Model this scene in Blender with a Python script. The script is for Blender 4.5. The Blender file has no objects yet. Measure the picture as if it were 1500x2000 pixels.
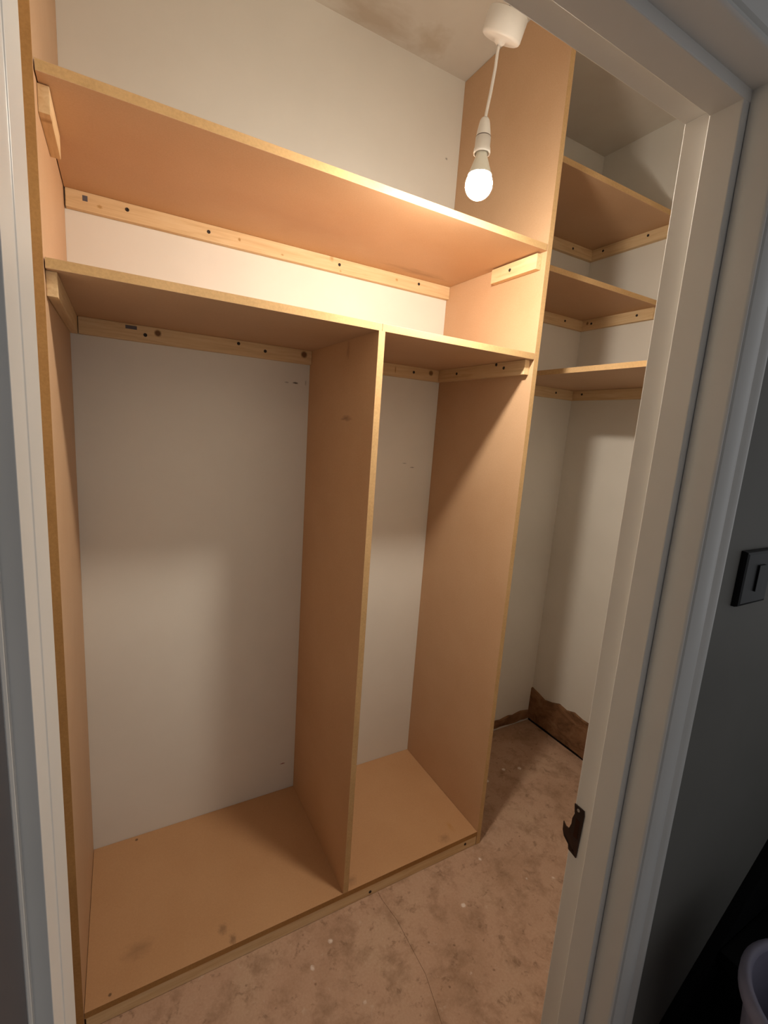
import bpy, bmesh, math, random
from mathutils import Vector, Matrix

random.seed(7)
SC = bpy.context.scene
COL = SC.collection

# ------------------------------------------------------------------ camera
cam_data = bpy.data.cameras.new('camera')
cam = bpy.data.objects.new('camera', cam_data)
COL.objects.link(cam)
RIGHT = Vector((0.872531, -0.483632, 0.069205))
UP = Vector((0.024776, 0.185272, 0.982375))
FWD = Vector((0.487930, 0.855438, -0.173638))
m3 = Matrix((RIGHT, UP, -FWD)).transposed()
cam.matrix_world = Matrix.Translation((0.11828, -1.14462, 1.56700)) @ m3.to_4x4()
cam_data.sensor_fit = 'VERTICAL'
cam_data.sensor_height = 36.0
cam_data.lens = 911.707 * 36.0 / 2000.0
cam_data.clip_start = 0.01
SC.camera = cam

# ------------------------------------------------------------------ world: the dim rest of the home behind the camera
world = bpy.data.worlds.new('world')
SC.world = world
world.use_nodes = True
bg = world.node_tree.nodes['Background']
bg.inputs['Color'].default_value = (0.95, 0.97, 1.0, 1)
bg.inputs['Strength'].default_value = 0.34

BULB_STRENGTH = 1370.0
BULB_COLOR = (1.0, 0.88, 0.73, 1)

SC.view_settings.view_transform = 'Standard'
SC.view_settings.look = 'None'
SC.view_settings.exposure = 0.0
SC.view_settings.gamma = 1.0
SC.view_settings.use_curve_mapping = False

# ------------------------------------------------------------------ dimensions (metres)
W = 1.2878      # inner face of the right panel
WD = 0.7177     # left face of the divider
D = 0.5184      # back wall
T = 0.0193      # board thickness
ZB = 0.0591     # top of base board
ZM = 1.8412     # top of middle shelf
ZT = 2.1661     # top of upper shelf
XR = 2.1085     # right wall of the closet
XL = -0.045     # left wall of the closet
H = 2.88        # ceiling
BT, BH = 0.020, 0.0468   # batten thickness, height
XS = 0.7636     # right door jamb
ZH = 1.9758     # door head
Y1, Y2, Y3 = -0.714, -0.754, -0.793   # closet face, rebate step, hall edge of the lining
YW = -0.815     # hall face of the door wall
YA = -0.832     # face of the architrave

# ------------------------------------------------------------------ material helpers
def nodes(name, rough=0.6, spec=0.3):
    m = bpy.data.materials.new(name)
    m.use_nodes = True
    nt = m.node_tree
    b = nt.nodes['Principled BSDF']
    b.inputs['Roughness'].default_value = rough
    b.inputs['Specular IOR Level'].default_value = spec
    tc = nt.nodes.new('ShaderNodeTexCoord')
    return m, nt, b, tc.outputs['Object']

def mapping(nt, vec, scale=(1, 1, 1), loc=(0, 0, 0)):
    n = nt.nodes.new('ShaderNodeMapping')
    n.inputs['Scale'].default_value = scale
    n.inputs['Location'].default_value = loc
    nt.links.new(vec, n.inputs['Vector'])
    return n.outputs['Vector']

def noise(nt, vec, scale, detail=4, rough=0.55, dist=0.0):
    n = nt.nodes.new('ShaderNodeTexNoise')
    n.inputs['Scale'].default_value = scale
    n.inputs['Detail'].default_value = detail
    n.inputs['Roughness'].default_value = rough
    n.inputs['Distortion'].default_value = dist
    nt.links.new(vec, n.inputs['Vector'])
    return n.outputs['Fac']

def ramp(nt, fac, stops):
    n = nt.nodes.new('ShaderNodeValToRGB')
    els = n.color_ramp.elements
    while len(els) < len(stops):
        els.new(0.5)
    for e, (p, c) in zip(els, stops):
        e.position = p
        e.color = (c[0], c[1], c[2], 1) if not isinstance(c, float) else (c, c, c, 1)
    nt.links.new(fac, n.inputs['Fac'])
    return n.outputs['Color']

def mix(nt, fac, a, b, mode='MIX'):
    n = nt.nodes.new('ShaderNodeMix')
    n.data_type = 'RGBA'
    n.blend_type = mode
    for sock, v in ((n.inputs[0], fac), (n.inputs[6], a), (n.inputs[7], b)):
        if isinstance(v, (int, float)):
            sock.default_value = v
        elif isinstance(v, tuple):
            sock.default_value = (v[0], v[1], v[2], 1)
        else:
            nt.links.new(v, sock)
    return n.outputs[2]

def math_node(nt, op, a, b=None):
    n = nt.nodes.new('ShaderNodeMath')
    n.operation = op
    for i, v in enumerate((a, b)):
        if v is None:
            continue
        if isinstance(v, (int, float)):
            n.inputs[i].default_value = v
        else:
            nt.links.new(v, n.inputs[i])
    return n.outputs[0]

def spot(nt, vec, col, centre, radii, colour, strength=1.0, soft=0.5, wobble=0.5):
    """a stain / knot / scuff with a shape of its own at a fixed place on the surface"""
    s = tuple(1.0 / r for r in radii)
    v = mapping(nt, vec, s, tuple(-c * k for c, k in zip(centre, s)))
    ln = nt.nodes.new('ShaderNodeVectorMath')
    ln.operation = 'LENGTH'
    nt.links.new(v, ln.inputs[0])
    nz = noise(nt, v, 1.7, 3)
    d = math_node(nt, 'ADD', ln.outputs['Value'], math_node(nt, 'MULTIPLY', math_node(nt, 'SUBTRACT', nz, 0.5), wobble * 2))
    f = ramp(nt, d, [(max(0.0, 1 - soft), 1.0), (1.0, 0.0)])
    f = math_node(nt, 'MULTIPLY', f, strength)
    return mix(nt, f, col, colour)

def bump(nt, b, height, strength=0.2, dist=0.002):
    n = nt.nodes.new('ShaderNodeBump')
    n.inputs['Strength'].default_value = strength
    n.inputs['Distance'].default_value = dist
    nt.links.new(height, n.inputs['Height'])
    nt.links.new(n.outputs['Normal'], b.inputs['Normal'])

def flat(name, colour, rough=0.5, spec=0.3, metal=0.0, var=0.06):
    m, nt, b, v = nodes(name, rough, spec)
    b.inputs['Metallic'].default_value = metal
    n = noise(nt, v, 35, 3)
    lo = tuple(c * (1 - var) for c in colour)
    hi = tuple(min(1, c * (1 + var)) for c in colour)
    nt.links.new(ramp(nt, n, [(0.3, lo), (0.7, hi)]), b.inputs['Base Color'])
    return m

# ------------------------------------------------------------------ materials
def mdf_face(name='mdf_face', spots=(), tone=(1, 1, 1)):
    m, nt, b, v = nodes(name, 0.55, 0.25)
    big = noise(nt, v, 3.2, 3)
    fine = noise(nt, v, 260, 2, 0.7)
    c = ramp(nt, big, [(0.3, (0.570, 0.358, 0.208)), (0.7, (0.625, 0.412, 0.252))])
    c = mix(nt, 0.10, c, ramp(nt, fine, [(0.35, (0.40, 0.23, 0.12)), (0.65, (0.72, 0.50, 0.32))]))
    c = mix(nt, 1.0, c, tone, 'MULTIPLY')
    for s in spots:
        c = spot(nt, v, c, *s)
    nt.links.new(c, b.inputs['Base Color'])
    bump(nt, b, fine, 0.05, 0.0005)
    return m

def mdf_edge(name, lo, hi):
    m, nt, b, v = nodes(name, 0.75, 0.15)
    fine = noise(nt, v, 150, 3, 0.7)
    mid = noise(nt, v, 7, 4)
    c = ramp(nt, mid, [(0.3, lo), (0.7, hi)])
    c = mix(nt, 0.14, c, ramp(nt, fine, [(0.38, tuple(x * 0.6 for x in lo)), (0.62, tuple(min(1, x * 1.25) for x in hi))]))
    nt.links.new(c, b.inputs['Base Color'])
    bump(nt, b, fine, 0.12, 0.001)
    return m

def pine(name, axis, spots=()):
    m, nt, b, v = nodes(name, 0.6, 0.25)
    s = [14.0, 14.0, 14.0]
    s[axis] = 0.9
    st = mapping(nt, v, tuple(s))
    g = noise(nt, st, 6.0, 5, 0.6, 0.6)
    c = ramp(nt, g, [(0.25, (0.62, 0.42, 0.22)), (0.5, (0.74, 0.54, 0.31)), (0.75, (0.80, 0.62, 0.39))])
    for sp in spots:
        c = spot(nt, v, c, *sp)
    nt.links.new(c, b.inputs['Base Color'])
    bump(nt, b, g, 0.08, 0.001)
    return m

def plaster(name, lo, hi, spots=(), rough=0.8, scale=2.4):
    m, nt, b, v = nodes(name, rough, 0.2)
    big = noise(nt, v, scale, 4)
    fine = noise(nt, v, 90, 3)
    c = ramp(nt, big, [(0.3, lo), (0.7, hi)])
    for sp in spots:
        c = spot(nt, v, c, *sp)
    nt.links.new(c, b.inputs['Base Color'])
    bump(nt, b, fine, 0.06, 0.001)
    return m

GREY = (0.10, 0.09, 0.08)
BROWN = (0.16, 0.09, 0.05)
M = {}
M['mdf'] = mdf_face()
M['mdf_div'] = mdf_face('mdf_divider', [((WD, 0.179, 1.592), (0.03, 0.045, 0.010), BROWN, 0.55, 0.8, 0.6),
                                        ((WD, 0.19, 1.79), (0.03, 0.014, 0.03), BROWN, 0.35, 0.8, 0.6)], (0.97, 0.90, 0.82))
M['mdf_base'] = mdf_face('mdf_base', [((0.125, 0.103, ZB), (0.05, 0.03, 0.02), BROWN, 0.35, 0.9, 0.7),
                                      ((0.349, 0.057, ZB), (0.016, 0.02, 0.02), BROWN, 0.5, 0.7, 0.7),
                                      ((0.37, 0.014, ZB), (0.012, 0.02, 0.02), BROWN, 0.6, 0.7, 0.7),
                                      ((0.057, 0.017, ZB), (0.005, 0.005, 0.02), BROWN, 0.9, 0.4, 0.2),
                                      ((0.132, 0.500, ZB), (0.006, 0.006, 0.02), BROWN, 0.9, 0.4, 0.2),
                                      ((1.152, 0.030, ZB), (0.03, 0.022, 0.02), BROWN, 0.4, 0.9, 0.7),
                                      ((1.205, 0.065, ZB), (0.014, 0.030, 0.02), (0.45, 0.22, 0.06), 0.5, 0.9, 0.7),
                                      ((0.76, 0.03, ZB), (0.03, 0.02, 0.02), BROWN, 0.4, 0.9, 0.7)], (0.90, 0.80, 0.68))
M['mdf_shelf'] = mdf_face('mdf_shelf', [((1.10, 0.44, ZT - T), (0.16, 0.03, 0.02), BROWN, 0.35, 0.9, 0.9),
                                        ((0.62, 0.30, ZT - T), (0.30, 0.16, 0.02), (0.50, 0.29, 0.16), 0.5, 0.9, 0.5)])
M['edge'] = mdf_edge('mdf_edge', (0.54, 0.345, 0.160), (0.66, 0.440, 0.225))
M['edge_dark'] = mdf_edge('mdf_edge_dark', (0.36, 0.185, 0.065), (0.46, 0.255, 0.095))
KNOT = (0.17, 0.075, 0.03)
M['pine_x'] = pine('pine_x', 0, [((0.224, 0.498, 1.806), (0.0115, 0.02, 0.0115), KNOT, 0.95, 0.45, 0.08),
                                 ((0.688, 0.498, 1.806), (0.0135, 0.02, 0.0135), KNOT, 0.95, 0.45, 0.08),
                                 ((1.230, 0.498, 1.806), (0.0125, 0.02, 0.0125), KNOT, 0.9, 0.45, 0.08),
                                 ((0.083, 0.498, 2.118), (0.008, 0.02, 0.006), (0.45, 0.25, 0.08), 0.8, 0.6, 0.4),
                                 ((0.461, 0.498, 2.125), (0.005, 0.02, 0.006), (0.40, 0.22, 0.07), 0.9, 0.5, 0.4),
                                 ((0.775, 0.498, 2.140), (0.010, 0.02, 0.014), (0.42, 0.24, 0.08), 0.7, 0.8, 0.5),
                                 ((0.81, 0.498, 2.106), (0.005, 0.02, 0.005), (0.42, 0.24, 0.08), 0.7, 0.8, 0.5),
                                 ((1.04, 0.498, 2.124), (0.007, 0.02, 0.006), (0.42, 0.24, 0.08), 0.8, 0.6, 0.4),
                                 ((0.60, 0.498, 2.112), (0.006, 0.02, 0.004), (0.42, 0.24, 0.08), 0.7, 0.6, 0.4),
                                 ((1.062, 0.498, 1.80), (0.003, 0.02, 0.016), (0.35, 0.17, 0.06), 0.8, 0.5, 0.3)])
M['pine_y'] = pine('pine_y', 1, [((2.089, 0.470, 2.135), (0.02, 0.008, 0.009), KNOT, 0.85, 0.5, 0.3),
                                 ((0.01, 0.06, 2.10), (0.03, 0.010, 0.02), (0.35, 0.17, 0.06), 0.6, 0.8, 0.4)])
M['wall'] = plaster('wall_paint', (0.77, 0.745, 0.69), (0.83, 0.805, 0.75),
                    [((0.667, D, 1.708), (0.012, 0.02, 0.004), GREY, 0.9, 0.5, 0.6),
                     ((0.635, D, 1.707), (0.009, 0.02, 0.003), GREY, 0.5, 0.6, 0.6),
                     ((0.705, D, 1.712), (0.003, 0.02, 0.012), GREY, 0.4, 0.6, 0.6),
                     ((0.669, D, 0.180), (0.012, 0.02, 0.003), (0.25, 0.06, 0.04), 0.9, 0.5, 0.4),
                     ((1.149, D, 1.434), (0.012, 0.02, 0.003), GREY, 0.4, 0.6, 0.6),
                     ((1.188, D, 1.418), (0.012, 0.02, 0.003), GREY, 0.6, 0.6, 0.6),
                     ((1.232, D, 2.601), (0.006, 0.02, 0.005), GREY, 0.6, 0.6, 0.6)])
M['ceiling'] = plaster('ceiling_paint', (0.66, 0.60, 0.53), (0.76, 0.72, 0.65),
                       [((0.86, 0.46, H), (0.20, 0.09, 0.05), (0.50, 0.41, 0.31), 0.7, 0.8, 0.8),
                        ((1.08, 0.44, H), (0.08, 0.08, 0.05), (0.52, 0.43, 0.32), 0.6, 0.8, 0.8)])
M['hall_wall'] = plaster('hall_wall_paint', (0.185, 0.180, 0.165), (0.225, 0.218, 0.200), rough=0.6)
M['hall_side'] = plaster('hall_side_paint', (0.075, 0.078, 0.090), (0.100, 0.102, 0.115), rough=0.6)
M['gloss'] = plaster('frame_gloss_paint', (0.76, 0.745, 0.71), (0.82, 0.80, 0.765), rough=0.38, scale=5)
M['white_plastic'] = flat('white_plastic', (0.80, 0.78, 0.75), 0.35, 0.5, var=0.02)
M['dark_metal'] = flat('dark_bronze', (0.030, 0.014, 0.010), 0.42, 0.5, 0.55, 0.3)
M['slot'] = flat('keep_slot_shade', (0.05, 0.02, 0.012), 0.8, 0.1)
M['screw'] = flat('screw_black', (0.035, 0.028, 0.025), 0.5, 0.4, 0.3)
M['screw_steel'] = flat('screw_steel', (0.45, 0.42, 0.38), 0.35, 0.5, 0.9)
M['switch'] = flat('switch_black', (0.008, 0.008, 0.009), 0.40, 0.25)
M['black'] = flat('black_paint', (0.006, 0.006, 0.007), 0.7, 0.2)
M['cable'] = flat('dark_cable', (0.05, 0.022, 0.016), 0.6, 0.3)
M['ring'] = flat('grey_ring', (0.10, 0.075, 0.065), 0.5, 0.3)
M['bucket'] = flat('pale_plastic', (0.30, 0.285, 0.38), 0.45, 0.4)
M['stamp'] = flat('grey_ink', (0.13, 0.12, 0.14), 0.7, 0.2)

def make_floor_mat():
    m, nt, b, v = nodes('floor_sheet', 0.85, 0.12)
    big = noise(nt, v, 3.6, 4, 0.6, 0.2)
    mid = noise(nt, v, 11, 6, 0.68, 0.15)
    mid2 = noise(nt, mapping(nt, v, (1, 1, 1), (4, 2, 0)), 26, 5, 0.7, 0.3)
    fine = noise(nt, v, 140, 3, 0.7)
    c = ramp(nt, big, [(0.3, (0.44, 0.275, 0.180)), (0.5, (0.54, 0.350, 0.245)), (0.72, (0.56, 0.385, 0.270))])
    c = mix(nt, math_node(nt, 'MULTIPLY', ramp(nt, mid, [(0.34, 1.0), (0.52, 0.0)]), 0.70), c, (0.30, 0.180, 0.110))
    c = mix(nt, math_node(nt, 'MULTIPLY', ramp(nt, mid2, [(0.34, 1.0), (0.42, 0.0)]), 0.55), c, (0.20, 0.115, 0.070))
    c = mix(nt, math_node(nt, 'MULTIPLY', ramp(nt, mid2, [(0.62, 0.0), (0.72, 1.0)]), 0.40), c, (0.68, 0.56, 0.46))
    c = mix(nt, 0.12, c, ramp(nt, fine, [(0.35, (0.28, 0.16, 0.10)), (0.65, (0.65, 0.47, 0.36))]))
    # white paint flecks
    vo = nt.nodes.new('ShaderNodeTexVoronoi')
    vo.inputs['Scale'].default_value = 10
    wv = mapping(nt, v, (1, 1, 0.01))
    nt.links.new(wv, vo.inputs['Vector'])
    dist = math_node(nt, 'ADD', vo.outputs['Distance'], math_node(nt, 'ADD', math_node(nt, 'MULTIPLY', fine, 0.08), math_node(nt, 'MULTIPLY', mid2, 0.14)))
    fleck = ramp(nt, dist, [(0.165, 1.0), (0.205, 0.0)])
    pick = nt.nodes.new('ShaderNodeSeparateColor')
    nt.links.new(vo.outputs['Color'], pick.inputs[0])
    fleck = math_node(nt, 'MULTIPLY', fleck, math_node(nt, 'GREATER_THAN', pick.outputs[0], 0.45))
    c = mix(nt, math_node(nt, 'MULTIPLY', fleck, 0.9), c, (0.84, 0.73, 0.66))
    # small dark grit
    vo2 = nt.nodes.new('ShaderNodeTexVoronoi')
    vo2.inputs['Scale'].default_value = 19
    nt.links.new(mapping(nt, v, (1, 1, 0.01), (3.1, 1.7, 0)), vo2.inputs['Vector'])
    d2 = math_node(nt, 'ADD', vo2.outputs['Distance'], math_node(nt, 'MULTIPLY', fine, 0.12))
    c = mix(nt, math_node(nt, 'MULTIPLY', ramp(nt, d2, [(0.10, 1.0), (0.15, 0.0)]), 0.6), c, (0.17, 0.095, 0.06))
    nt.links.new(c, b.inputs['Base Color'])
    bump(nt, b, mid, 0.25, 0.004)
    return m
M['floor'] = make_floor_mat()

def make_rough_wood():
    m, nt, b, v = nodes('stripped_wall', 0.9, 0.1)
    g = noise(nt, mapping(nt, v, (1.6, 1.6, 2.6)), 6, 5, 0.65, 0.7)
    c = ramp(nt, g, [(0.25, (0.07, 0.035, 0.018)), (0.5, (0.24, 0.125, 0.065)), (0.8, (0.40, 0.23, 0.125))])
    nt.links.new(c, b.inputs['Base Color'])
    bump(nt, b, g, 0.6, 0.01)
    return m
M['stripped'] = make_rough_wood()

def make_glow():
    m = bpy.data.materials.new('bulb_glow')
    m.use_nodes = True
    nt = m.node_tree
    b = nt.nodes['Principled BSDF']
    b.inputs['Base Color'].default_value = (0.9, 0.9, 0.88, 1)
    # the LED board sits in the neck and shines down: the crown of the globe is brightest
    tc = nt.nodes.new('ShaderNodeTexCoord')
    sep = nt.nodes.new('ShaderNodeSeparateXYZ')
    nt.links.new(tc.outputs['Object'], sep.inputs[0])
    mr = nt.nodes.new('ShaderNodeMapRange')
    mr.inputs['From Min'].default_value = 2.0995
    mr.inputs['From Max'].default_value = 2.149
    mr.inputs['To Min'].default_value = 1.0
    mr.inputs['To Max'].default_value = 0.16
    nt.links.new(sep.outputs['Z'], mr.inputs['Value'])
    pw = math_node(nt, 'POWER', mr.outputs['Result'], 1.5)
    nt.links.new(math_node(nt, 'MULTIPLY', pw, BULB_STRENGTH), b.inputs['Emission Strength'])
    b.inputs['Emission Color'].default_value = BULB_COLOR
    return m
M['glow'] = make_glow()
M['bulb_neck'] = flat('bulb_neck', (0.80, 0.80, 0.72), 0.35, 0.5, var=0.02)

# ------------------------------------------------------------------ object helpers
def link(name, mesh, mats, parent=None):
    o = bpy.data.objects.new(name, mesh)
    for m in (mats if isinstance(mats, (list, tuple)) else [mats]):
        if m.name not in [x.name for x in mesh.materials if x]:
            mesh.materials.append(m)
    COL.objects.link(o)
    if parent:
        o.parent = parent
        o.matrix_parent_inverse = world_of(parent).inverted()
    return o

def world_of(o):
    mw = o.matrix_basis.copy()
    if o.parent:
        mw = world_of(o.parent) @ o.matrix_parent_inverse @ mw
    return mw

def thing(name, label, cat, loc, group=None):
    o = bpy.data.objects.new(name, None)
    o.empty_display_size = 0.05
    COL.objects.link(o)
    o.location = loc
    o['label'] = label
    o['category'] = cat
    if group:
        o['group'] = group
    return o

def structure(o, label=None, cat=None):
    o['kind'] = 'structure'
    if label:
        o['label'] = label
    if cat:
        o['category'] = cat
    return o

def bm_box(bm, a, b, bevel=0.0, edge_axis=None):
    """box from corner a to b; edge_axis = thickness axis, faces around it get material slot 1"""
    r = bmesh.ops.create_cube(bm, size=1.0)
    vs = r['verts']
    for v in vs:
        v.co = Vector([(a[i] + b[i]) / 2 + v.co[i] * (b[i] - a[i]) for i in range(3)])
    if edge_axis is not None:
        for f in {f for v in vs for f in v.link_faces}:
            f.normal_update()
            if abs(f.normal[edge_axis]) < 0.5:
                f.material_index = 1
    if bevel:
        es = list({e for v in vs for e in v.link_edges})
        bmesh.ops.bevel(bm, geom=es, offset=bevel, segments=2, profile=0.7, affect='EDGES', clamp_overlap=True)

def to_mesh(name, bm, smooth=False):
    bmesh.ops.recalc_face_normals(bm, faces=bm.faces)
    me = bpy.data.meshes.new(name)
    bm.to_mesh(me)
    bm.free()
    if smooth:
        for p in me.polygons:
            p.use_smooth = True
    return me

def box(name, a, b, mats, parent=None, bevel=0.0, edge_axis=None):
    bm = bmesh.new()
    bm_box(bm, a, b, bevel, edge_axis)
    return link(name, to_mesh(name, bm), mats, parent)

def board(name, a, b, axis, parent, face='mdf', edge='edge'):
    return box(name, a, b, [M[face], M[edge]], parent, 0.0007, axis)

def lathe(name, prof, centre, mats, parent=None, seg=40, axis_tilt=None):
    """surface of revolution about z; prof = [(r, z)] from top to bottom"""
    bm = bmesh.new()
    rings = []
    for r, z in prof:
        if r < 1e-6:
            rings.append([bm.verts.new((centre[0], centre[1], z))])
        else:
            rings.append([bm.verts.new((centre[0] + r * math.cos(2 * math.pi * k / seg),
                                        centre[1] + r * math.sin(2 * math.pi * k / seg), z)) for k in range(seg)])
    for a, b in zip(rings, rings[1:]):
        for k in range(seg):
            k2 = (k + 1) % seg
            if len(a) == 1 and len(b) == 1:
                continue
            if len(a) == 1:
                bm.faces.new((a[0], b[k], b[k2]))
            elif len(b) == 1:
                bm.faces.new((a[k], a[k2], b[0]))
            else:
                bm.faces.new((a[k], a[k2], b[k2], b[k]))
    return link(name, to_mesh(name, bm, True), mats, parent)

def tube(name, pts, r, mats, parent=None, seg=12):
    bm = bmesh.new()
    rings = []
    n = len(pts)
    for i, p in enumerate(pts):
        p = Vector(p)
        d = (Vector(pts[min(i + 1, n - 1)]) - Vector(pts[max(i - 1, 0)])).normalized()
        u = d.orthogonal().normalized() if abs(d.z) < 0.9 else (Vector((1, 0, 0)) - d * d.x).normalized()
        w = d.cross(u)
        rings.append([bm.verts.new(p + r * (math.cos(2 * math.pi * k / seg) * u + math.sin(2 * math.pi * k / seg) * w)) for k in range(seg)])
    for a, b in zip(rings, rings[1:]):
        for k in range(seg):
            bm.faces.new((a[k], a[(k + 1) % seg], b[(k + 1) % seg], b[k]))
    bm.faces.new(rings[0])
    bm.faces.new(list(reversed(rings[-1])))
    return link(name, to_mesh(name, bm, True), mats, parent)

def prism(name, poly, lo, hi, mats, parent=None, axis=2, bevel=0.0):
    """polygon in the two axes other than `axis`, extruded from lo to hi along it"""
    bm = bmesh.new()
    def pt(p, h):
        c = [0, 0, 0]
        o = [i for i in range(3) if i != axis]
        c[o[0]], c[o[1]], c[axis] = p[0], p[1], h
        return c
    a = [bm.verts.new(pt(p, lo)) for p in poly]
    b = [bm.verts.new(pt(p, hi)) for p in poly]
    bm.faces.new(a)
    bm.faces.new(list(reversed(b)))
    n = len(poly)
    for i in range(n):
        bm.faces.new((a[i], a[(i + 1) % n], b[(i + 1) % n], b[i]))
    if bevel:
        es = [e for e in bm.edges if abs((e.verts[0].co - e.verts[1].co)[axis]) > 0.5 * abs(hi - lo)]
        bmesh.ops.bevel(bm, geom=es, offset=bevel, segments=3, profile=0.5, affect='EDGES', clamp_overlap=True)
    return link(name, to_mesh(name, bm), mats, parent)

# shared screw mesh: countersunk head with a cross slot, axis along local -Z (head looks to +Z)
def screw_mesh():
    bm = bmesh.new()
    prof = [(0.0, 0.0002), (0.0010, 0.0002), (0.0022, 0.0011), (0.0036, 0.0011), (0.0040, 0.0), (0.0040, -0.0008)]
    seg = 10
    rings = []
    for r, z in prof:
        rings.append([bm.verts.new((0, 0, z))] if r == 0 else
                     [bm.verts.new((r * math.cos(2 * math.pi * k / seg), r * math.sin(2 * math.pi * k / seg), z)) for k in range(seg)])
    for a, b in zip(rings, rings[1:]):
        for k in range(seg):
            k2 = (k + 1) % seg
            if len(a) == 1:
                bm.faces.new((a[0], b[k], b[k2]))
            else:
                bm.faces.new((a[k], b[k], b[k2], a[k2]))
    return to_mesh('screw', bm)
SCREW = screw_mesh()
SCREW.materials.append(M['screw'])

def screw(pos, normal, parent, scale=1.35, mat=None):
    o = bpy.data.objects.new('screw', SCREW)
    COL.objects.link(o)
    o.parent = parent
    o.matrix_parent_inverse = world_of(parent).inverted()
    q = Vector((0, 0, 1)).rotation_difference(Vector(normal))
    o.rotation_mode = 'QUATERNION'
    o.rotation_quaternion = q
    o.location = pos
    o.scale = (scale,) * 3
    if mat:
        o.material_slots[0].link = 'OBJECT'
        o.material_slots[0].material = M[mat]
    return o

# ================================================================== SETTING
ROOM_R = XR + 0.12
# closet floor: sheets of hardboard over a slab
slab = box('floor', (-1.2, -2.9, -0.10), (3.2, D + 0.12, -0.006), M['floor'])
structure(slab, 'rough dusty brown hardboard floor with white paint flecks', 'floor')
JX = [(0.852, D - 0.001), (0.852, -0.03), (0.864, -0.11), (0.862, -0.28), (0.835, -0.40), (0.83, -0.80), (0.83, -2.9)]
g = 0.0005
prism('floor_sheet', [(XL + 0.002, D - 0.001)] + [(x - g, y) for x, y in JX] + [(XL + 0.002, -2.9)], -0.006, 0.0, M['floor'], slab)
prism('floor_sheet', [(XR - 0.001, D - 0.001), (XR - 0.001, -2.9)] + [(x + g, y) for x, y in reversed(JX)], -0.006, 0.0, M['floor'], slab)

structure(box('ceiling', (-1.2, -2.9, H), (3.2, D + 0.12, H + 0.08), M['ceiling']), 'off-white plaster ceiling with brownish patched stain', 'ceiling')
structure(box('wall_back', (XL - 0.1, D, -0.1), (ROOM_R, D + 0.12, H), M['wall']), 'plain cream painted wall behind the bare shelves', 'wall')
structure(box('wall_right', (XR, Y1, -0.1), (ROOM_R, D, H), M['wall']), 'cream side wall of the shelved alcove', 'wall')
structure(box('wall_left', (XL - 0.1, Y1, -0.1), (XL, D, H), M['wall']), 'side wall hidden beyond the left wardrobe panel', 'wall')

# door wall with the opening; hall side painted grey
def door_wall():
    bm = bmesh.new()
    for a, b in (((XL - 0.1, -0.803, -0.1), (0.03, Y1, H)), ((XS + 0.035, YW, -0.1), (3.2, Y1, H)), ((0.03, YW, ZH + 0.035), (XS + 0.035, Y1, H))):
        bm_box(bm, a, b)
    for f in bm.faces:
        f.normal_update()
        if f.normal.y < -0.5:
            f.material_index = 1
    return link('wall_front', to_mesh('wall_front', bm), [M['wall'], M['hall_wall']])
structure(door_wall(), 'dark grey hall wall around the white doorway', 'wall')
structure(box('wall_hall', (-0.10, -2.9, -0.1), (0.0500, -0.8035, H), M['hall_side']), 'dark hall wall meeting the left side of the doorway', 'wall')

# bare strip where the skirting board was pulled off
def ragged_strip(name, p0, p1, normal, base_h, amp, seed, thick):
    rnd = random.Random(seed)
    n = 26
    bm = bmesh.new()
    cols = []
    hcur = 0
    for i in range(n + 1):
        t = i / n
        p = Vector(p0).lerp(Vector(p1), t)
        hcur = 0.6 * hcur + 0.4 * rnd.uniform(-amp, amp) * 2
        h = base_h(t) + hcur
        nv = Vector(normal)
        cols.append([bm.verts.new(p + Vector((0, 0, 0.014))), bm.verts.new(p + nv * thick + Vector((0, 0, 0.014 + rnd.uniform(0, 0.006)))),
                     bm.verts.new(p + nv * (thick + rnd.uniform(-.002, .002)) + Vector((0, 0, h * 0.5))),
                     bm.verts.new(p + nv * thick * 0.8 + Vector((0, 0, h))), bm.verts.new(p + Vector((0, 0, h + 0.004)))])
    for a, b in zip(cols, cols[1:]):
        for k in range(4):
            bm.faces.new((a[k], a[k + 1], b[k + 1], b[k]))
        bm.faces.new((a[4], a[0], b[0], b[4]))
    bm.faces.new(cols[0])
    bm.faces.new(list(reversed(cols[-1])))
    return link(name, to_mesh(name, bm), M['stripped'])
structure(ragged_strip('baseboard_right', (XR, D, 0), (XR, Y1, 0), (-1, 0, 0), lambda t: 0.203 - 0.02 * math.sin(t * 25) * (t < .13) + (0.012 if t > .2 else 0), 0.016, 3, 0.012),
          'ragged bare brown strip where skirting was torn off', 'skirting')
structure(ragged_strip('baseboard_back', (W + T, D, 0), (XR - 0.014, D, 0), (0, -1, 0), lambda t: 0.062, 0.007, 5, 0.010),
          'thin bare brown strip low on the alcove back wall', 'skirting')

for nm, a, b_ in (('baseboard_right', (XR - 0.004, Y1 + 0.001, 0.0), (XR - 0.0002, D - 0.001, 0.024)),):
    box('gap_shade', a, b_, M['black'], bpy.data.objects[nm])  # thin black strip painting in the shade of the gap at the floor

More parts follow.
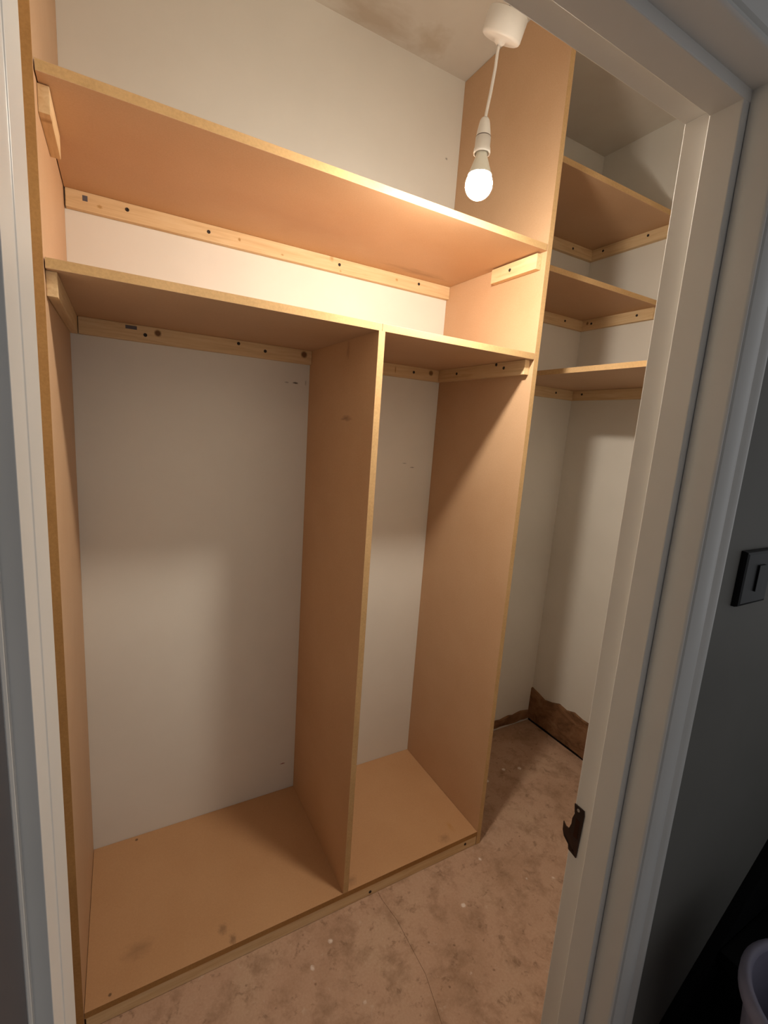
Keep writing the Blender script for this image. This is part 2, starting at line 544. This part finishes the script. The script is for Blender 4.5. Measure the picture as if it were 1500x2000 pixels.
# ------------------------------------------------------------------ door frame
frame = bpy.data.objects.new('door_1', None)
COL.objects.link(frame)
frame.location = (0.41, Y2, 0)
structure(frame, 'white gloss-painted door frame with moulded architrave and no door', 'door frame')
RB = 0.014
prism('jamb', [(XS + RB, Y2), (XS, Y2), (XS, Y3 + 0.0008), (XS + 0.036, Y3 + 0.0008), (XS + 0.036, Y1 - 0.0008), (XS + RB, Y1 - 0.0008)], 0.0, ZH + 0.016, M['gloss'], frame, 2, 0.0016)
prism('jamb', [(0.0676, Y1), (0.0650, Y2), (0.0640, Y2 - .001), (0.0630, Y3 + 0.0008), (0.029, Y3 + 0.0008), (0.029, Y1)], 0.0, ZH + 0.013, M['gloss'], frame, 2, 0.0008)
prism('head_jamb', [(Y1, ZH + RB), (Y2, ZH + RB), (Y2, ZH), (Y3, ZH), (Y3, ZH + 0.036), (Y1, ZH + 0.036)], 0.03, XS + 0.036, M['gloss'], frame, 0, 0.0016)

# architrave profile: (offset from the lining edge, y)
AP = [(0.013, Y3), (0.013, YA + 0.0045), (0.0138, YA + 0.0018), (0.0155, YA + 0.0003), (0.0175, YA + 0.0008), (0.019, YA + 0.003), (0.0235, YA + 0.0055),
      (0.0275, YA + 0.0065), (0.0290, YA + 0.0095), (0.0310, YA + 0.004), (0.036, YA + 0.001), (0.045, YA - 0.001), (0.055, YA - 0.0005), (0.064, YA + 0.002),
      (0.070, YA + 0.005), (0.0745, YA + 0.010), (0.080, YA + 0.011), (0.085, YA + 0.006), (0.089, YA + 0.0035), (0.093, YA + 0.0035), (0.0965, YA + 0.006), (0.098, YW)]
def architrave(kind):
    bm = bmesh.new()
    A, B = [], []
    for o, y in AP:
        if kind == 'side':
            A.append(bm.verts.new((XS + o, y, 0.0)))
            B.append(bm.verts.new((XS + o, y, ZH + o)))
        else:
            A.append(bm.verts.new((XS + o, y, ZH + o)))
            B.append(bm.verts.new((0.0505, y, ZH + o)))
    for i in range(len(AP) - 1):
        bm.faces.new((A[i], A[i + 1], B[i + 1], B[i]))
    bm.faces.new((A[-1], A[0], B[0], B[-1]))
    bm.faces.new(A)
    bm.faces.new(list(reversed(B)))
    o = link('architrave', to_mesh('architrave', bm), M['gloss'], frame)
    for p in o.data.polygons:
        p.use_smooth = len(p.vertices) == 4
    mod = o.modifiers.new('sharp', 'EDGE_SPLIT')
    mod.split_angle = math.radians(38)
    return o
architrave('side')
architrave('head')
prism('architrave', [(0.0300, Y3), (0.0300, -0.803), (0.0505, -0.803), (0.0520, -0.8015), (0.0520, Y3)], 0.0, ZH + 0.03, M['gloss'], frame, 2)

# ================================================================== WARDROBE
ward = thing('built_in_wardrobe', 'bare brown fibreboard wardrobe with two shelves, divider and pine battens', 'wardrobe', (W / 2, 0.25, 0.0))
board('side_panel', (-T, 0.0, 0.0), (0.0, D - 0.001, H - 0.002), 0, ward, 'mdf', 'edge_dark')
board('side_panel', (W, 0.0, 0.0), (W + T, D - 0.001, H - 0.002), 0, ward)
board('divider', (WD, 0.0, ZB), (WD + T, D - 0.001, ZM - T), 0, ward, 'mdf_div')
board('base_board', (0.001, 0.0, ZB - T), (W - 0.001, D - 0.001, ZB), 2, ward, 'mdf_base', 'edge_dark')  # darker edge colour paints in the shade of lamp light grazing the front
board('shelf', (0.002, 0.0, ZT - T), (W - 0.001, D - 0.001, ZT), 2, ward, 'mdf_shelf')
board('shelf', (0.002, 0.0, ZM - T), (WD + T / 2 - 0.0006, D - 0.001, ZM), 2, ward)
board('shelf', (WD + T / 2 + 0.0006, 0.0, ZM - T), (W - 0.001, D - 0.001, ZM), 2, ward)

def batten(a, b, axis, parent, screws=()):
    o = box('batten', a, b, M['pine_x' if axis == 0 else 'pine_y'], parent, 0.0014)
    o['label'] = 'pale pine batten'
    for pos, nrm, *sc in screws:
        screw(pos, nrm, o, *(sc or ()))
    return o
NY, NXm = (0, -1, 0), (-1, 0, 0)
yb = D - BT
zt, zm = ZT - T, ZM - T
e = 0.0004
bt = batten((0.004, yb, zt - BH), (W - 0.001, D - e, zt - e), 0, ward,
            [((x, yb, z), NY) for x, z in ((0.150, 2.129), (0.369, 2.125), (0.805, 2.126), (1.139, 2.129))])
box('stamp', (0.043, yb - 0.0003, 2.123), (0.055, yb + 0.001, 2.137), M['stamp'], bt)
bt = batten((BT + 0.001, yb, zm - BH), (WD - 0.001, D - e, zm - e), 0, ward,
            [((x, yb, z), NY) for x, z in ((0.190, 1.796), (0.463, 1.811), (0.551, 1.799))])
box('stamp', (0.138, yb - 0.0003, 1.807), (0.168, yb + 0.001, 1.817), M['stamp'], bt)
batten((WD + T + 0.001, yb, zm - BH), (W - 0.001, D - e, zm - e), 0, ward, [((1.147, yb, 1.800), NY)])
xb = W - BT
batten((xb, 0.018, zm - BH), (W - e, yb - 0.001, zm - e), 1, ward,
       [((xb, y, z), NXm) for y, z in ((0.376, 1.800), (0.115, 1.802), (0.154, 1.816))])
batten((xb, 0.020, zt - BH - 0.004), (W - e, 0.229, zt - 0.005), 1, ward, [((xb, 0.138, 2.120), NXm)])
batten((e, 0.016, zm - BH), (0.019, D - 0.002, zm - e), 1, ward)
batten((e, 0.034, zt - BH - 0.002), (0.019, 0.215, zt - 0.002), 1, ward)
# plinth under the base board
batten((0.004, 0.001, 0.001), (W - 0.002, 0.021, ZB - T - e), 0, ward,
       [((1.232, 0.001, 0.026), NY), ((0.822, 0.001, 0.014), NY)])

# ================================================================== ALCOVE SHELVES
xw = W + T
xrb = XR - BT
def alcove(label, zu, yfront, back_screws, side_screws, loc):
    t = thing('alcove_shelf', label, 'shelf', loc, 'shelves in the corner alcove')
    board('shelf_board', (xw + 0.001, yfront, zu), (XR - 0.001, D - 0.001, zu + T), 2, t)
    batten((xw + 0.001, yb, zu - BH), (XR - 0.001, D - e, zu - e), 0, t, [((x, yb, z), NY) for x, z in back_screws])
    batten((xrb, yfront + 0.02, zu - BH), (XR - e, yb - 0.001, zu - e), 1, t, [((xrb, y, z), NXm) for y, z in side_screws])
    return t
alcove('topmost brown shelf in the alcove beside the wardrobe', 2.469, 0.093, [(1.957, 2.446)], [(0.438, 2.450), (0.223, 2.452)], (1.70, 0.3, 2.42))
alcove('middle brown shelf in the alcove beside the wardrobe', 2.152, 0.126, [(1.966, 2.131)], [(0.447, 2.131), (0.218, 2.130)], (1.70, 0.3, 2.10))
low = thing('alcove_shelf', 'lowest alcove shelf running forward along the side wall', 'shelf', (1.85, 0.0, 1.775), 'shelves in the corner alcove')
ZLW = 1.821
board('shelf_board', (1.578, Y1 + 0.002, ZLW), (XR - 0.001, D - 0.001, ZLW + T), 2, low)
batten((xw + 0.001, yb, ZLW - BH), (XR - 0.001, D - e, ZLW - e), 0, low, [((1.968, yb, 1.800), NY)])
batten((xrb, Y1 + 0.002, ZLW - BH), (XR - e, yb - 0.001, ZLW - e), 1, low, [((xrb, 0.445, 1.802), NXm), ((xrb, -0.3, 1.80), NXm)])

# ================================================================== PENDANT LAMP
BX, BY = 0.845, -0.20
RX = 0.866
lamp = thing('pendant_lamp', 'white pendant cord and holder with a glowing bare bulb', 'lamp', (RX, BY, H - 0.001))
tube('supply_cable', [(RX + 0.006, BY - 0.022, H - 0.0005), (RX + 0.006, BY - 0.022, 2.60), (RX + 0.004, BY - 0.022, 2.463)], 0.0055, M['cable'], lamp)
# the rose hangs askew from its supply cable: tilted about x round the cord outlet
tilt = math.radians(30)
rose = lathe('ceiling_rose', [(0, 0.044), (0.042, 0.044), (0.044, 0.042), (0.044, 0.006), (0.0425, 0.002), (0.039, 0.0),
                              (0.013, -0.001), (0.011, -0.006), (0.006, -0.009), (0, -0.009)], (0, 0), M['white_plastic'], lamp, 48)
rose.data.transform(Matrix.Translation((RX, BY, 2.424)) @ Matrix.Rotation(tilt, 4, 'X'))
tube('cord', [(RX, BY + 0.002, 2.420), (RX - 0.002, BY + 0.003, 2.40), (RX - 0.005, BY + 0.001, 2.37), (RX - 0.012, BY, 2.32), (BX + 0.002, BY, 2.275), (BX, BY, 2.250)], 0.0034, M['white_plastic'], lamp)
hold = lathe('lamp_holder', [(0.0042, 2.2650), (0.008, 2.2640), (0.0105, 2.2600), (0.0125, 2.2520), (0.0146, 2.2400), (0.0162, 2.2290), (0.0162, 2.2275),
                             (0.0155, 2.2272), (0.0155, 2.2262), (0.0168, 2.2258), (0.0172, 2.2050), (0.0185, 2.2030), (0.0190, 2.1960), (0.0185, 2.1930),
                             (0.0160, 2.1930), (0.0155, 2.2000), (0.0, 2.2010)], (BX, BY), M['white_plastic'], lamp, 40)
lathe('seam_ring', [(0.0150, 2.2278), (0.0166, 2.2276), (0.0168, 2.2266), (0.0166, 2.2256), (0.0150, 2.2254)], (BX, BY), M['ring'], hold, 40)
CZ, RB_ = 2.1300, 0.0305
neck = [(0.0, 2.2000), (0.0125, 2.1995), (0.0130, 2.1880), (0.0150, 2.1820), (0.0200, 2.1680), (0.0245, 2.1560), (0.0265, 2.1490)]
bulb = lathe('bulb', neck, (BX, BY), M['bulb_neck'], lamp, 36)
a0 = math.acos((2.1490 - CZ) / RB_) if (2.1490 - CZ) < RB_ else 0
prof = [(RB_ * math.sin(a0 + (math.pi - a0) * k / 14), CZ + RB_ * math.cos(a0 + (math.pi - a0) * k / 14)) for k in range(14)] + [(0, CZ - RB_)]
lathe('glowing_globe', prof, (BX, BY), M['glow'], bulb, 32)

# ================================================================== STRIKE PLATE
kx = XS + RB
keep = thing('strike_plate', 'dark bronze latch keep with curved lip on the door jamb', 'strike plate', (kx, -0.722, 0.872))
KP = [(-0.7147, 0.9654), (-0.7334, 0.9652), (-0.7349, 0.9558), (-0.7319, 0.8729), (-0.7161, 0.8764), (-0.7142, 0.885), (-0.7031, 0.8914),
      (-0.6986, 0.8998), (-0.6975, 0.9154), (-0.7041, 0.9119), (-0.711, 0.9132), (-0.7146, 0.9262), (-0.7145, 0.9366), (-0.7175, 0.948)]
def keep_plate():
    bm = bmesh.new()
    f_, b_ = [], []
    for y, z in KP:
        out = max(0.0, y + 0.7145)
        dx = 9.0 * out * out            # the lip curls round the jamb edge
        f_.append(bm.verts.new((kx - 0.0022 + dx, y, z)))
        b_.append(bm.verts.new((kx - 0.0002 + dx, y, z)))
    n = len(KP)
    bm.faces.new(f_)
    bm.faces.new(list(reversed(b_)))
    for i in range(n):
        bm.faces.new((f_[i], f_[(i + 1) % n], b_[(i + 1) % n], b_[i]))
    return link('plate', to_mesh('plate', bm), M['dark_metal'], keep)
pl = keep_plate()
box('slot_shade', (kx - 0.0026, -0.7290, 0.9080), (kx - 0.0020, -0.7215, 0.9420), M['slot'], pl)  # dark patch on the plate; its colour stands for shade inside the latch opening
screw((kx - 0.0022, -0.7236, 0.9590), NXm, keep, 0.7, 'screw_steel')
screw((kx - 0.0022, -0.7240, 0.8800), NXm, keep, 0.6, 'dark_metal')

# ================================================================== LIGHT SWITCH
sw = thing('light_switch', 'black square light switch on the dark hall wall', 'switch', (0.970, YW, 1.336))
def plate():
    bm = bmesh.new()
    bm_box(bm, (0.929, YW - 0.010, 1.338), (1.016, YW - 0.0002, 1.425))
    es = [e_ for e_ in bm.edges if all(v.co.y < YW - 0.005 for v in e_.verts)]
    bmesh.ops.bevel(bm, geom=es, offset=0.005, segments=2, profile=0.5, affect='EDGES')
    return link('face_plate', to_mesh('face_plate', bm), M['switch'], sw)
plate()
box('rocker', (0.968, YW - 0.0125, 1.360), (0.990, YW - 0.0095, 1.402), M['switch'], sw, 0.001)

# ================================================================== STAIRS AND BUCKET in the dark hall
st = thing('staircase', 'black sloping stair string low against the dark hall wall', 'stairs', (1.3, -1.2, 0.0))
st['kind'] = 'structure'
def zl(x):
    return 0.498 + 0.861 * (x - 1.009)
YS = YW - 0.020
prism('stair_string', [(0.870, 0.0), (0.870, zl(0.870)), (2.3, zl(2.3)), (2.3, zl(2.3) - 0.40), (1.10, 0.0)], YS, YW - 0.0005, M['black'], st, 1, 0.003)
for i in range(1, 6):
    x0 = 0.895 + 0.2323 * (i - 2)
    if i > 1:
        box('stair_tread', (x0, -1.75, 0.2 * i - 0.03), (x0 + 0.26, YS - 0.001, 0.2 * i), M['black'], st, 0.004)
    box('stair_riser', (x0 + 0.02, -1.75, max(0.0, 0.2 * (i - 1))), (x0 + 0.038, YS - 0.001, 0.2 * i - 0.031), M['black'], st)

bk = thing('bucket', 'tall pale plastic bucket at the dark bottom right corner', 'bucket', (0.995, -1.040, 0.400))
bc = (0.995, -1.040)
lathe('bucket_body', [(0.120, 0.772), (0.108, 0.600), (0.094, 0.406), (0.090, 0.4005), (0.0, 0.4005), (0.0, 0.405), (0.088, 0.407), (0.104, 0.600), (0.116, 0.772)], bc, M['bucket'], bk, 56)
lathe('bucket_rim', [(0.114, 0.774), (0.117, 0.782), (0.124, 0.782), (0.130, 0.775), (0.130, 0.762), (0.127, 0.758), (0.1205, 0.766)], bc, M['bucket'], bk, 56)
